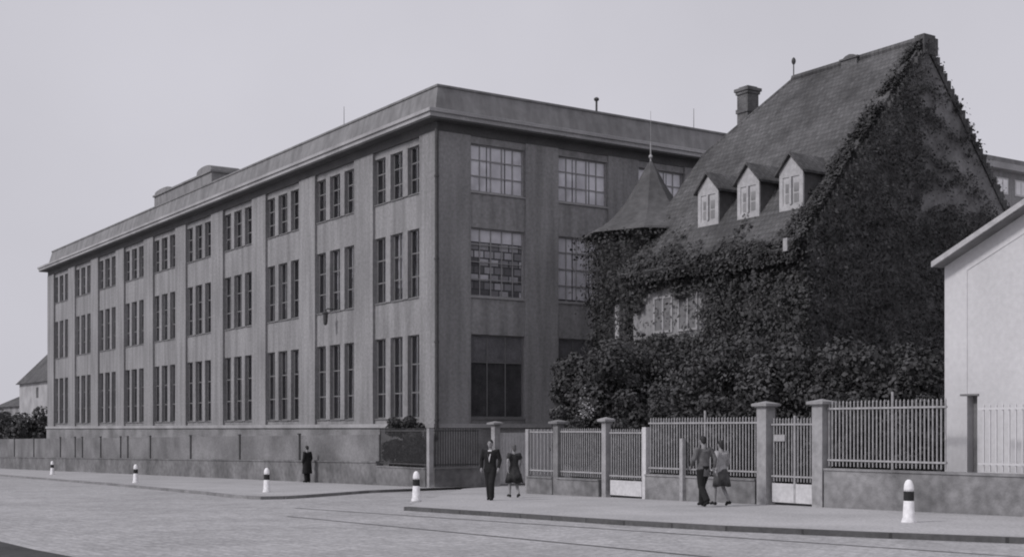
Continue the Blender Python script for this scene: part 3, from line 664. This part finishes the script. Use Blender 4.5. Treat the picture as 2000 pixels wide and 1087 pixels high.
# ------------------------------------------------------------------ leaves
def leaf_object(name, pts, nrm, size, m, parent=None, loc=(0, 0, 0), tilt=0.8):
    n = len(pts); P = np.asarray(pts); Nn = np.asarray(nrm) + np.random.normal(0, tilt, (n, 3)) * 0.6
    Nn /= np.linalg.norm(Nn, axis=1)[:, None] + 1e-9
    A = np.cross(Nn, np.random.normal(0, 1, (n, 3))); A /= np.linalg.norm(A, axis=1)[:, None] + 1e-9; B = np.cross(Nn, A)
    s = (np.asarray(size) if hasattr(size, '__len__') else np.full(n, size)) * np.random.uniform(.6, 1.4, n); s = (s * np.random.choice([.75, 1.0, 1.25], n))[:, None]
    V = np.empty((n, 4, 3)); V[:, 0] = P + A * s * .9; V[:, 1] = P + B * s * .5; V[:, 2] = P - A * s * .7; V[:, 3] = P - B * s * .5
    V[:, 1] += Nn * s * .15; V[:, 3] += Nn * s * .15
    me = bpy.data.meshes.new(name); me.vertices.add(n * 4); me.vertices.foreach_set('co', V.reshape(-1).astype(np.float32))
    me.loops.add(n * 4); me.loops.foreach_set('vertex_index', np.arange(n * 4, dtype=np.int32))
    me.polygons.add(n); me.polygons.foreach_set('loop_start', np.arange(0, n * 4, 4, dtype=np.int32)); me.polygons.foreach_set('loop_total', np.full(n, 4, dtype=np.int32))
    me.update(calc_edges=True); me.materials.append(m)
    o = bpy.data.objects.new(name, me); COL.objects.link(o); o.location = loc
    if parent: o.parent = parent
    return o
def tree(x, y, ztop, rx, zbot=None, label='', name='garden_tree', cat='tree', n=5000, leaf=.10, group=None, ry=None, clumps=22, m=None, seed=0):
    rnd = np.random.RandomState(seed + int(abs(x * 31 + y * 17)) % 1000); ry = ry or rx
    z0 = gz(x, y); r = thing(name, (x, y, z0), label, cat, group); H = ztop - z0; zb = (zbot - z0) if zbot is not None else H * .3
    cz = (H + zb) / 2; rz = (H - zb) / 2
    t = MB(); t.tube([(0, 0, -.1), (.03, .02, zb * .6 + .1), (-.04, .03, cz)], [max(.04, rx * .07), max(.03, rx * .055), .03], 8)
    cl = []
    for k in range(clumps):
        u = rnd.normal(0, 1, 3); u /= np.linalg.norm(u); q = rnd.uniform(.35, .8)
        c = np.array([u[0] * rx * q, u[1] * ry * q, cz + u[2] * rz * q]); cl.append((c, rnd.uniform(.3, .5) * min(rx, rz * 1.1)))
        if k % 2 == 0: t.tube([(-.02, .02, cz * .75), (c[0] * .5, c[1] * .5, (cz * .75 + c[2]) / 2 + .05), tuple(c)], [.035, .022, .01], 5)
    t.build('trunk', M_BARK, r)
    pts = []; nr = []
    per = n // clumps
    for c, rad in cl:
        u = rnd.normal(0, 1, (per, 3)); u /= np.linalg.norm(u, axis=1)[:, None]
        q = rnd.uniform(.55, 1.12, per)[:, None] ** .7
        sq = np.array([1, 1, .8]); pts.append(c + u * q * rad * sq); nr.append(u)
    pts = np.concatenate(pts); nr = np.concatenate(nr)
    leaf_object('crown', pts, nr, leaf, m or M_LEAF, r); return r
def tree_px(px, X, ytop, rx, **k):
    y, z = on_x(px, X, ytop); return tree(X, y, z, rx, **k)

# ivy: leaves scattered over real wall surfaces, thick where the plant has grown
def fbm(x, y, s): return noise.fractal(Vector((x * s, y * s, 3.3)), 1.0, 2.0, 4)
def ivy(name, label, sampler, n, size=.085, group='ivy on the villa'):
    pts = []; nr = []; tries = 0
    while len(pts) < n and tries < n * 8:
        tries += 1; q = sampler()
        if q: pts.append(q[0]); nr.append(q[1])
    o = leaf_object(name, pts, nr, size, M_IVY); return tag(o, label, 'ivy', group)
BRN = [(5.2, 14.1, 7.6, 13.6, .15), (5.2, 13.1, 8.9, 11.8, .3), (5.4, 11.7, 10.2, 9.9, .35), (5.4, 10.6, 9.4, 10.2, .25)]
def s_gable():
    w_ = random.uniform(-.3, 2 * HW + .3); z = random.uniform(-.6, RZ + .2)
    lim = EZ + PK * min(w_, 2 * HW - w_) + .2
    if z > lim: return None
    if z < 9.0: dens = 1
    elif w_ < 6.1 + 0.9 * fbm(w_, z, .7): dens = 1.0 if z < 14.6 else .6
    else:
        f = fbm(w_ * 1.3 + 5, z * .9, .55); br = abs(fbm(w_ + 9, z + 2, .45))
        dens = .95 if (f > .44 or br < .02) else .07
        for (a0, b0, a1, b1, sg_) in BRN:
            t = (w_ - a0) / (a1 - a0)
            if 0 <= t <= 1 and abs(z - (b0 + (b1 - b0) * t + sg_ * math.sin(math.pi * t) + .22 * fbm(w_, b0, 1.7))) < .24 * (1 - .6 * t): dens = .95
        if z < 9.8 + fbm(w_, 1, .6): dens = .9
        if lim - z < .35: dens = max(dens, .2)
    if w_ < .45 * (z - 9) + 0.15 and z > 9.6 and w_ < lim: dens *= 1
    if random.random() > dens: return None
    th = .12 + .22 * (fbm(w_, z, 1.1) + .5)
    return (VX + w_, VY - .05 - abs(random.gauss(th * .5, th * .4)), z), (0, -1, .25)
ivy('climbing_ivy', 'dark ivy covering the lower gable and climbing its left edge to the apex', s_gable, 52000, size=.066)
def s_front():
    y = random.uniform(VY - .3, VY2 + .2); z = random.uniform(-.6, 8.1)
    if z > 7.45 + .45 * fbm(y, 2, 1.2): return None
    e1 = fbm(y, z, 1.3) * .5
    if 36.95 + e1 < y < 41.3 and 5.0 + e1 * .6 < z < 6.65 + fbm(y, 1, 1.6) * .8 - max(0, y - 39.2) * .25 and random.random() > .04: return None
    if 32.7 < y < 33.3 and 5.6 < z < 6.6 and random.random() > .4: return None
    th = .2 + .25 * (fbm(y, z, 1.0) + .5)
    return (VX - .06 - abs(random.gauss(th * .5, th * .45)), y, z), (-1, 0, .25)
ivy('climbing_ivy', 'dense ivy mantle on the street wall of the villa below the dormers', s_front, 30000)
def s_roofi():                                 # shoots spilling over the verge on to the tiles
    w_ = random.uniform(-.5, 6.2); y = VY + abs(random.gauss(0, .38)) * (1.4 - .12 * w_) + .0
    if fbm(w_, y, 1.4) < -.25: return None
    return (VX + w_, y, EZ + PK * w_ + random.uniform(.24, .48)), (-.6, 0, .8)
ivy('climbing_ivy', 'ivy shoots spilling over the gable verge onto the villa roof tiles', s_roofi, 9000, size=.066)
def s_eave():
    y = random.uniform(VY - .2, VY2 + .2); w_ = -.66 + abs(random.gauss(0, .36)) * max(.3, 1 + fbm(y, 5, .9) * 2.5)
    return (VX + w_, y, EZ + PK * w_ * (.75 if w_ < 0 else 1) + random.uniform(-.28, .5)), (-.8, 0, .5)
ivy('climbing_ivy', 'ivy fringe overgrowing the eaves gutter beneath the dormers', s_eave, 9000)
def s_tur():
    a = random.uniform(math.pi * .75, math.pi * 1.9); z = random.uniform(-.8, 9.5)
    wy = TY + TR * math.sin(a); 
    if 4.9 < z < 6.6 and abs(a - math.radians(192)) < .10 and random.random() > .2: return None
    th = .22 + .3 * (fbm(a * 2.5, z, .8) + .5)
    rr = TR + .03 + abs(random.gauss(th * .6, th * .6)) * (1.5 if z > 7.5 + .6 * math.sin(a * 3) else 1); 
    return (TX + rr * math.cos(a), TY + rr * math.sin(a), z), (math.cos(a), math.sin(a), .2)
ivy('climbing_ivy', 'shaggy ivy wrapped round the turret under its pointed roof', s_tur, 26000)
# solid leafy depth behind the ivy skin comes from the wall itself, darkened by old growth: stems
# garden shrubs and small trees
G = 'shrubs and small trees in the villa garden'
S = [(1132, 27.6, 640, 1.05, 'upright dark bush at the very corner of the villa garden, against the factory'),
     (1185, 27.2, 628, 1.6, 'rounded dark shrub below the left side of the turret, behind the slim capped pillar'),
     (1225, 28.6, 640, 1.8, 'leafy shrub below the right side of the turret, behind the narrow gate'),
     (1295, 29.2, 655, 1.8, 'bushy tree below the pale plaster patch of the villa'),
     (1372, 28.0, 640, 1.7, 'bushy tree above the head of the walking man in grey'),
     (1450, 28.8, 620, 1.8, 'tall bush above the fence, left of the plaque gate pillars'),
     (1525, 27.6, 665, 1.5, 'rounded bush showing over the gate with the plaque'),
     (1600, 28.6, 615, 1.7, 'bushy tree behind the right-hand tall gate pillar'),
     (1680, 27.9, 640, 1.5, 'bush behind the left half of the tall spiked fence'),
     (1760, 28.2, 625, 1.5, 'bush behind the right half of the tall spiked fence')]
for i, (px, X, yt, rx, lb) in enumerate(S):
    tree_px(px, X, yt, rx, label=lb, zbot=-.6, n=11000, leaf=.08, group=G, seed=i * 7, clumps=40, ry=rx * .95)
S2 = [(1120, 26.0, 745, .95, 'low shrub at the foot of the leftmost garden shrub'), (1225, 26.2, 740, 1.0, 'low shrub just behind the narrow gate'),
      (1320, 26.0, 745, 1.0, 'low shrub behind the left part of the fence with the walking couple'), (1420, 26.0, 735, 1.0, 'low shrub behind the right part of the fence with the walking couple'),
      (1640, 25.9, 745, .9, 'low shrub close behind the spiked fence, by the tall right pillar'), (1720, 26.0, 750, .9, 'low shrub close behind the middle of the spiked fence'),
      (1800, 26.3, 740, .95, 'low shrub close behind the spiked fence, beside the white house')]
for i, (px, X, yt, rx, lb) in enumerate(S2):
    tree_px(px, X, yt, rx, label=lb, zbot=-.7, n=4500, leaf=.075, group=G, seed=90 + i * 7, clumps=18, name='garden_shrub', cat='shrub')
bl = MB(); y, z = on_x(1163, 25.4, 800)
fo = leaf_object('blossom', [(random.gauss(0, .16), random.gauss(0, .16), random.gauss(0, .22)) for _ in range(150)], [(0, 0, 1)] * 150, .05, M_PILLAR)
fo.location = (25.1, y, z - .05); tag(fo, 'pale blossom cluster beside the slim white pillar', 'flowers', kind='stuff')
y, z = on_x(790, 26.7, 795)
tree(26.7, y, z, .7, ry=1.75, label='dark bush below the first factory windows behind the corner fence', name='garden_shrub', cat='shrub', zbot=-.95, n=15000, leaf=.08, clumps=46, seed=3)
# far left: trees and a house beyond the factory
GL = 'trees beyond the far end of the factory'
for i, (px, X, yt, rx, lb) in enumerate([(6, 33, 800, 3.0, 'dark tree at the far left edge beyond the factory wall'), (38, 31, 806, 2.2, 'dark tree in front of the distant pale house'),
                                         (72, 30.5, 785, 2.3, 'dark tree against the far end of the factory'), (-40, 34, 785, 3.5, 'tree just past the left edge beyond the wall')]):
    tree_px(px, X, yt, rx, label=lb, zbot=-2, n=3500, leaf=.2, group=GL, seed=200 + i, clumps=20)
y0, z0 = on_x(-30, 48, 750); y1, z1 = on_x(110, 48, 690)
fh = thing('distant_house', (48, y1, -3), 'distant pale house with a big dark hipped roof beyond the factory', 'house')
ya, yb = on_x(100, 48)[0] - 4, on_x(38, 48)[0]
W = 12; H1 = on_x(60, 48, 748)[1] + 3
def q(x, y, z): return (x - 48, y - y1, z)
m = MB(); m.box(0, W, ya - y1, yb - y1, 0, H1); m.build('wall', M_CORN, fh)
m = MB(); hp_ = on_x(92, 48, 650)[1] + 3.8
m.add([(-.5, ya - y1 - .5, H1), (W + .5, ya - y1 - .5, H1), (W + .5, yb - y1 + .5, H1), (-.5, yb - y1 + .5, H1), (W / 2, ya - y1 + 4, hp_), (W / 2, yb - y1 - 5, hp_)],
      [(0, 1, 4), (1, 2, 5, 4), (2, 3, 5), (3, 0, 4, 5), (3, 2, 1, 0)]); m.build('roof', M_TILE, fh)
yw = on_x(73, 48)[0] - y1; m = MB(); m.box(-.05, -.005, yw - .6, yw + .6, H1 - 2.2, H1 - .7); m.build('window', M_IN, fh)
fh2 = thing('distant_house', (52, yb + 8, -3), 'lower grey house with a small chimney at the far left edge', 'house')
m = MB(); m.box(0, 12, 0, 26, 0, 8.2); m.build('wall', M_PLINTH, fh2)
m = MB(); m.add([(-.5, -.5, 8.2), (12.5, -.5, 8.2), (12.5, 26.5, 8.2), (-.5, 26.5, 8.2), (6, 4, 11.5), (6, 22, 11.5)], [(0, 1, 4), (1, 2, 5, 4), (2, 3, 5), (3, 0, 4, 5), (3, 2, 1, 0)]); m.build('roof', M_TILE, fh2)
m = MB(); m.box(3.6, 4.3, 5.2, 6.0, 9.4, 13.2); m.build('chimney', M_BRICK, fh2)

# ------------------------------------------------------------------ people
def remesh(mb, name, m, parent, vox=.011, smooth=True, mod_smooth=3):
    o = mb.build('tmp', m, None); md = o.modifiers.new('r', 'REMESH'); md.mode = 'VOXEL'; md.voxel_size = vox
    s = o.modifiers.new('s', 'SMOOTH'); s.iterations = mod_smooth; s.factor = .5
    dg = bpy.context.evaluated_depsgraph_get(); me = bpy.data.meshes.new_from_object(o.evaluated_get(dg)); me.name = name
    bpy.data.objects.remove(o, do_unlink=True)
    me.materials.clear(); me.materials.append(m); me.polygons.foreach_set('use_smooth', [True] * len(me.polygons))
    p = bpy.data.objects.new(name, me); COL.objects.link(p); p.parent = parent; return p
def mid(a, b, t): return tuple(a[i] + (b[i] - a[i]) * t for i in range(3))
def person(loc, face, H, pose, style, label):
    """local frame: +y is where the person walks, +x their right hand side"""
    x, y = loc; r = thing('person', (x, y, gz(x, y)), label, 'person', rz=face); k = H / 1.72
    S = lambda p: (p[0] * k, p[1] * k, p[2] * k)
    fem = style.get('fem', False); sw = .17 if fem else .20
    J = dict(pel=(0, 0, .93), waist=(0, .0, 1.08), chest=(0, .01, 1.28), neck=(0, .0, 1.45), hd=(0, .03, 1.60))
    J.update(pose)
    b = MB()
    def T(pts, rad, n=12, flat=1.0): b.tube([S(p) for p in pts], [q * k for q in rad], n, flat)
    T([J['pel'], J['waist'], J['chest'], mid(J['chest'], J['neck'], .75)], [.14, .11, .13, .09], 14, .72)
    T([mid(J['chest'], J['neck'], .5), J['neck'], (J['hd'][0], J['hd'][1] - .01, J['hd'][2] - .05)], [.055, .052, .05], 10)
    hx, hy, hz = S(J['hd'])
    b.ball((hx, hy, hz + .015 * k), .074 * k, .092 * k, .105 * k); b.ball((hx, hy + .03 * k, hz - .05 * k), .052 * k, .055 * k, .06 * k)
    b.tube([(hx, hy + .09 * k, hz + .01 * k), (hx, hy + .112 * k, hz - .022 * k), (hx, hy + .09 * k, hz - .03 * k)], [.008 * k, .014 * k, .01 * k], 6)
    b.ball((hx, hy + .085 * k, hz - .058 * k), .024 * k, .01 * k, .009 * k, 8, 5)
    for s in (-1, 1):
        b.ball((hx + s * .076 * k, hy, hz - .003 * k), .01 * k, .018 * k, .03 * k, 8, 5)
        b.ball((hx + s * .03 * k, hy + .078 * k, hz + .022 * k), .018 * k, .012 * k, .009 * k, 8, 5)
    for s, n in ((-1, 'l'), (1, 'r')):
        hip = (s * .09, J['pel'][1], J['pel'][2] - .03); kn, an, to = J[n + 'knee'], J[n + 'ank'], J[n + 'toe']
        T([hip, mid(hip, kn, .5), kn, mid(kn, an, .35), an], [.085, .072, .052, .054, .034])
        T([(an[0], an[1] - .02, an[2] - .03), mid(an, to, .5), to], [.036, .036, .022], 10)
        sh = (s * sw, J['neck'][1] - .01, J['neck'][2] - .055); el, wr = J[n + 'elb'], J[n + 'wri']
        T([mid(J['chest'], sh, .5), sh, mid(sh, el, .5), el, mid(el, wr, .4), wr], [.055, .045, .040, .035, .034, .024], 10)
        d = (Vector(wr) - Vector(el)).normalized(); side = Vector((0, 1, 0)); side = (side - d * side.dot(d)).normalized(); nn = d.cross(side)
        w0 = Vector(wr); T([w0, w0 + d * .05, w0 + d * .085], [.025, .038, .034], 10, .5)
        for f, (o_, l_) in enumerate(((-.030, .065), (-.010, .078), (.010, .074), (.029, .058))):
            p0 = w0 + d * .08 + side * o_; p1 = p0 + d * l_ * .55 - nn * s * .006; p2 = p1 + d * l_ * .4 - nn * s * .022
            T([p0, p1, p2], [.009, .0085, .007], 6)
        p0 = w0 + d * .03 + side * .03; T([p0, p0 + d * .03 + side * .022, p0 + d * .062 + side * .026], [.011, .010, .008], 6)
    remesh(b, 'body', M_SKIN, r, .010 * k, mod_smooth=1)
    eye = MB()
    for s in (-1, 1): eye.ball((hx + s * .03 * k, hy + .088 * k, hz + .012 * k), .011 * k, .006 * k, .007 * k, 8, 5)
    eye.build('eyes', M_HAIR, r)
    h = MB(); h.ball((hx, hy - .012 * k, hz + .035 * k), .083 * k, .096 * k, .095 * k, 16, 10); h.ball((hx, hy - .05 * k, hz - .005 * k), .074 * k, .06 * k, (.105 if fem else .07) * k, 14, 8)
    if fem: h.ball((hx, hy - .075 * k, hz - .06 * k), .06 * k, .04 * k, .06 * k, 12, 8)
    remesh(h, 'hair', style.get('hair', M_HAIR), r, .012, mod_smooth=2)
    if style.get('hat'):
        h = MB(); h.lathe([(.14, .0), (.142, .012), (.09, .02), (.085, .1), (.06, .115)], (hx, hy, hz + .05 * k), 20, 1, 1.1); h.build('hat', M_SUIT, r, smooth=True)
    # upper garment, with sleeves
    g_ = MB()
    def GT(pts, rad, n=14, flat=1.0): g_.tube([S(p) for p in pts], [q * k for q in rad], n, flat)
    hem = style.get('hem', .82); fl = style.get('flare', 0)
    GT([(J['pel'][0], J['pel'][1], hem), (J['pel'][0], J['pel'][1], .95), J['waist'], J['chest'], (J['neck'][0], J['neck'][1], J['neck'][2] - .09), (J['neck'][0], J['neck'][1], J['neck'][2] - .035)],
       [.185 + fl, .175 + fl * .6, .145 if fem else .165, .165 if fem else .19, .15 if fem else .18, .075], 18, .68)
    for s, n in ((-1, 'l'), (1, 'r')):
        sh = (s * sw, J['neck'][1] - .01, J['neck'][2] - .060); el, wr = J[n + 'elb'], J[n + 'wri']
        if style.get('short'): GT([mid(J['chest'], sh, .6), sh, mid(sh, el, .6)], [.085, .082, .072], 12)
        else: GT([mid(J['chest'], sh, .6), sh, mid(sh, el, .5), el, mid(el, wr, .93)], [.09, .084, .068, .058, .046], 12)
    remesh(g_, style.get('top_name', 'jacket'), style['top'], r, .014, mod_smooth=3)
    if style.get('shirt'):
        sm = MB(); c = J['chest']; ny = J['neck'][1] + .085
        sm.add([S(q) for q in ((-.055, ny - .01, 1.42), (.055, ny - .01, 1.42), (.035, c[1] + .140, 1.27), (.0, c[1] + .145, 1.08), (-.035, c[1] + .140, 1.27),
                               (-.055, ny - .05, 1.42), (.055, ny - .05, 1.42), (.035, c[1] + .08, 1.27), (.0, c[1] + .08, 1.08), (-.035, c[1] + .08, 1.27))],
               [(0, 1, 2, 3, 4), (5, 9, 8, 7, 6), (0, 5, 6, 1), (1, 6, 7, 2), (2, 7, 8, 3), (3, 8, 9, 4), (4, 9, 5, 0)]); sm.build('shirt', M_SHIRT, r)
    if style.get('skirt'):
        sk = MB(); vs = []; fs = []; n = 40; hemz, hr = style['skirt_hem'], style['skirt_r']; sway = style.get('sway', 0)
        lv_ = [(1.04, .14, .10), (.93, .175, .135), (.75, .5 * .19 + .5 * hr, .5 * .16 + .5 * hr * .95), (hemz, hr, hr * .95), (hemz + .01, hr - .012, hr * .95 - .012), (.75, .13, .11)]
        for li, (z, a_, b_) in enumerate(lv_):
            t_ = max(0, (1.0 - z) / (1.0 - hemz))
            for q_ in range(n):
                an = 2 * math.pi * q_ / n; fo_ = 1 + .07 * t_ * math.sin(an * 9) + .05 * t_ * math.sin(an * 4 + 1)
                vs.append(S((a_ * fo_ * math.cos(an) + J['pel'][0], b_ * fo_ * math.sin(an) + J['pel'][1] + sway * t_ * t_, z + .015 * t_ * math.sin(an * 5))))
        for i in range(len(lv_) - 1):
            for q_ in range(n): fs.append((i * n + q_, i * n + (q_ + 1) % n, (i + 1) * n + (q_ + 1) % n, (i + 1) * n + q_))
        sk.add(vs, fs); sk.build('skirt', style['skirt'], r, smooth=True)
    if style.get('trousers'):
        t = MB()
        t.tube([S((0, J['pel'][1], 1.0)), S((0, J['pel'][1], .84))], [.165 * k, .16 * k], 14, .75)
        for s, n in ((-1, 'l'), (1, 'r')):
            hip = (s * .085, J['pel'][1], J['pel'][2] - .02); kn, an = J[n + 'knee'], J[n + 'ank']
            t.tube([S(hip), S(mid(hip, kn, .5)), S(kn), S(mid(kn, an, .5)), S((an[0], an[1], an[2] - .02))], [.115 * k, .10 * k, .085 * k, .08 * k, .078 * k], 14)
        remesh(t, 'trousers', style['trousers'], r, .014, mod_smooth=3)
    for n in ('l', 'r'):
        an, to = J[n + 'ank'], J[n + 'toe']; s_ = MB()
        s_.tube([S((an[0], an[1] - .05, an[2] - .045)), S(mid(an, to, .45)), S(to)], [.046 * k, .045 * k, .034 * k], 12)
        if not fem: s_.tube([S((an[0], an[1], an[2] - .05)), S((an[0], an[1], an[2] + .01))], [.045 * k, .042 * k], 12)
        remesh(s_, 'shoe', style.get('shoes', M_SUIT), r, .012, mod_smooth=2)
    return r
def lg(side, kn, an, toe):
    return {side + 'knee': kn, side + 'ank': an, side + 'toe': toe}
STAND = {}; STAND.update(lg('l', (-.10, .03, .50), (-.10, -.02, .09), (-.12, .14, .03))); STAND.update(lg('r', (.10, .03, .50), (.10, -.02, .09), (.12, .14, .03)))
STAND.update(lelb=(-.27, -.03, 1.13), lwri=(-.25, .07, .90), relb=(.27, -.03, 1.13), rwri=(.25, .07, .90))
WALK = {}; WALK.update(lg('l', (-.09, .24, .53), (-.09, .29, .11), (-.10, .44, .07))); WALK.update(lg('r', (.09, -.02, .49), (.09, -.30, .17), (.09, -.20, .04)))
WALK.update(lelb=(-.26, -.14, 1.16), lwri=(-.24, -.16, .92), relb=(.26, .08, 1.14), rwri=(.23, .24, .95))
WALK2 = {}; WALK2.update(lg('r', (.09, .22, .53), (.09, .29, .10), (.10, .44, .05))); WALK2.update(lg('l', (-.09, -.04, .50), (-.09, -.36, .20), (-.09, -.26, .05)))
WALK2.update(relb=(.25, -.16, 1.16), rwri=(.23, -.22, .94), lelb=(-.26, .06, 1.14), lwri=(-.22, .22, 1.0))
CLOSE = dict(STAND); CLOSE.update(lg('l', (-.06, .10, .50), (-.05, .06, .09), (-.06, .22, .03))); CLOSE.update(lg('r', (.06, .0, .50), (.05, -.08, .10), (.06, .07, .03)))
toward = math.atan2(-CT, -ST) - math.pi / 2    # facing the photographer
left_ = math.atan2(ST * 0 + CT, 0) - math.pi / 2   # walking away down the street (+Y)
STR = {}; STR.update(lg('l', (-.08, .16, .53), (-.08, .17, .10), (-.09, .33, .05))); STR.update(lg('r', (.08, .02, .49), (.08, -.20, .14), (.09, -.07, .03)))
STR.update(lelb=(-.26, -.09, 1.16), lwri=(-.24, -.08, .92), relb=(.27, .02, 1.14), rwri=(.25, .16, .95))
STR2 = {}; STR2.update(lg('r', (.08, .16, .53), (.08, .18, .10), (.09, .34, .05))); STR2.update(lg('l', (-.08, -.02, .49), (-.08, -.26, .17), (-.09, -.15, .03)))
STR2.update(relb=(.27, -.10, 1.16), rwri=(.26, -.08, .94), lelb=(-.28, .02, 1.14), lwri=(-.25, .16, .98))
person(ground(958, 976), toward - .25, 1.72, CLOSE, dict(top=M_SUIT, shirt=True, trousers=M_SUIT, hem=.78, hair=M_HAIR, top_name='jacket'), 'man in a dark suit and pale shirt standing by the factory gate')
person(ground(1004, 971), left_ - .2, 1.60, STR, dict(fem=True, top=M_DRESS, hem=.9, skirt=M_DRESS, skirt_hem=.48, skirt_r=.29, sway=-.03, hair=M_HAIR2, short=True, top_name='bodice'), 'woman in a dark flared dress walking beside the suited man')
person(ground(1374, 989), left_ - .1, 1.76, STR2, dict(top=M_GREYC, trousers=M_SUIT, hem=.74, hair=M_HAIR), 'man in a grey jacket and dark trousers walking past the garden fence')
person(ground(1409, 987), left_ + .0, 1.66, STR, dict(fem=True, top=M_BLOUSE, hem=.86, flare=.02, skirt=M_SKIRT, skirt_hem=.52, skirt_r=.25, sway=-.02, hair=M_HAIR, top_name='blouse'), 'woman in a pale blouse and dark skirt with bare legs walking by the fence')
yl = on_x(600, 24.95)[0]
person((24.95, yl), left_ + .4, 1.66, STAND, dict(top=M_SUIT, trousers=M_SUIT, hem=.42, flare=.10, hair=M_HAIR, top_name='coat'), 'lone person in a long dark coat close to the factory street wall')
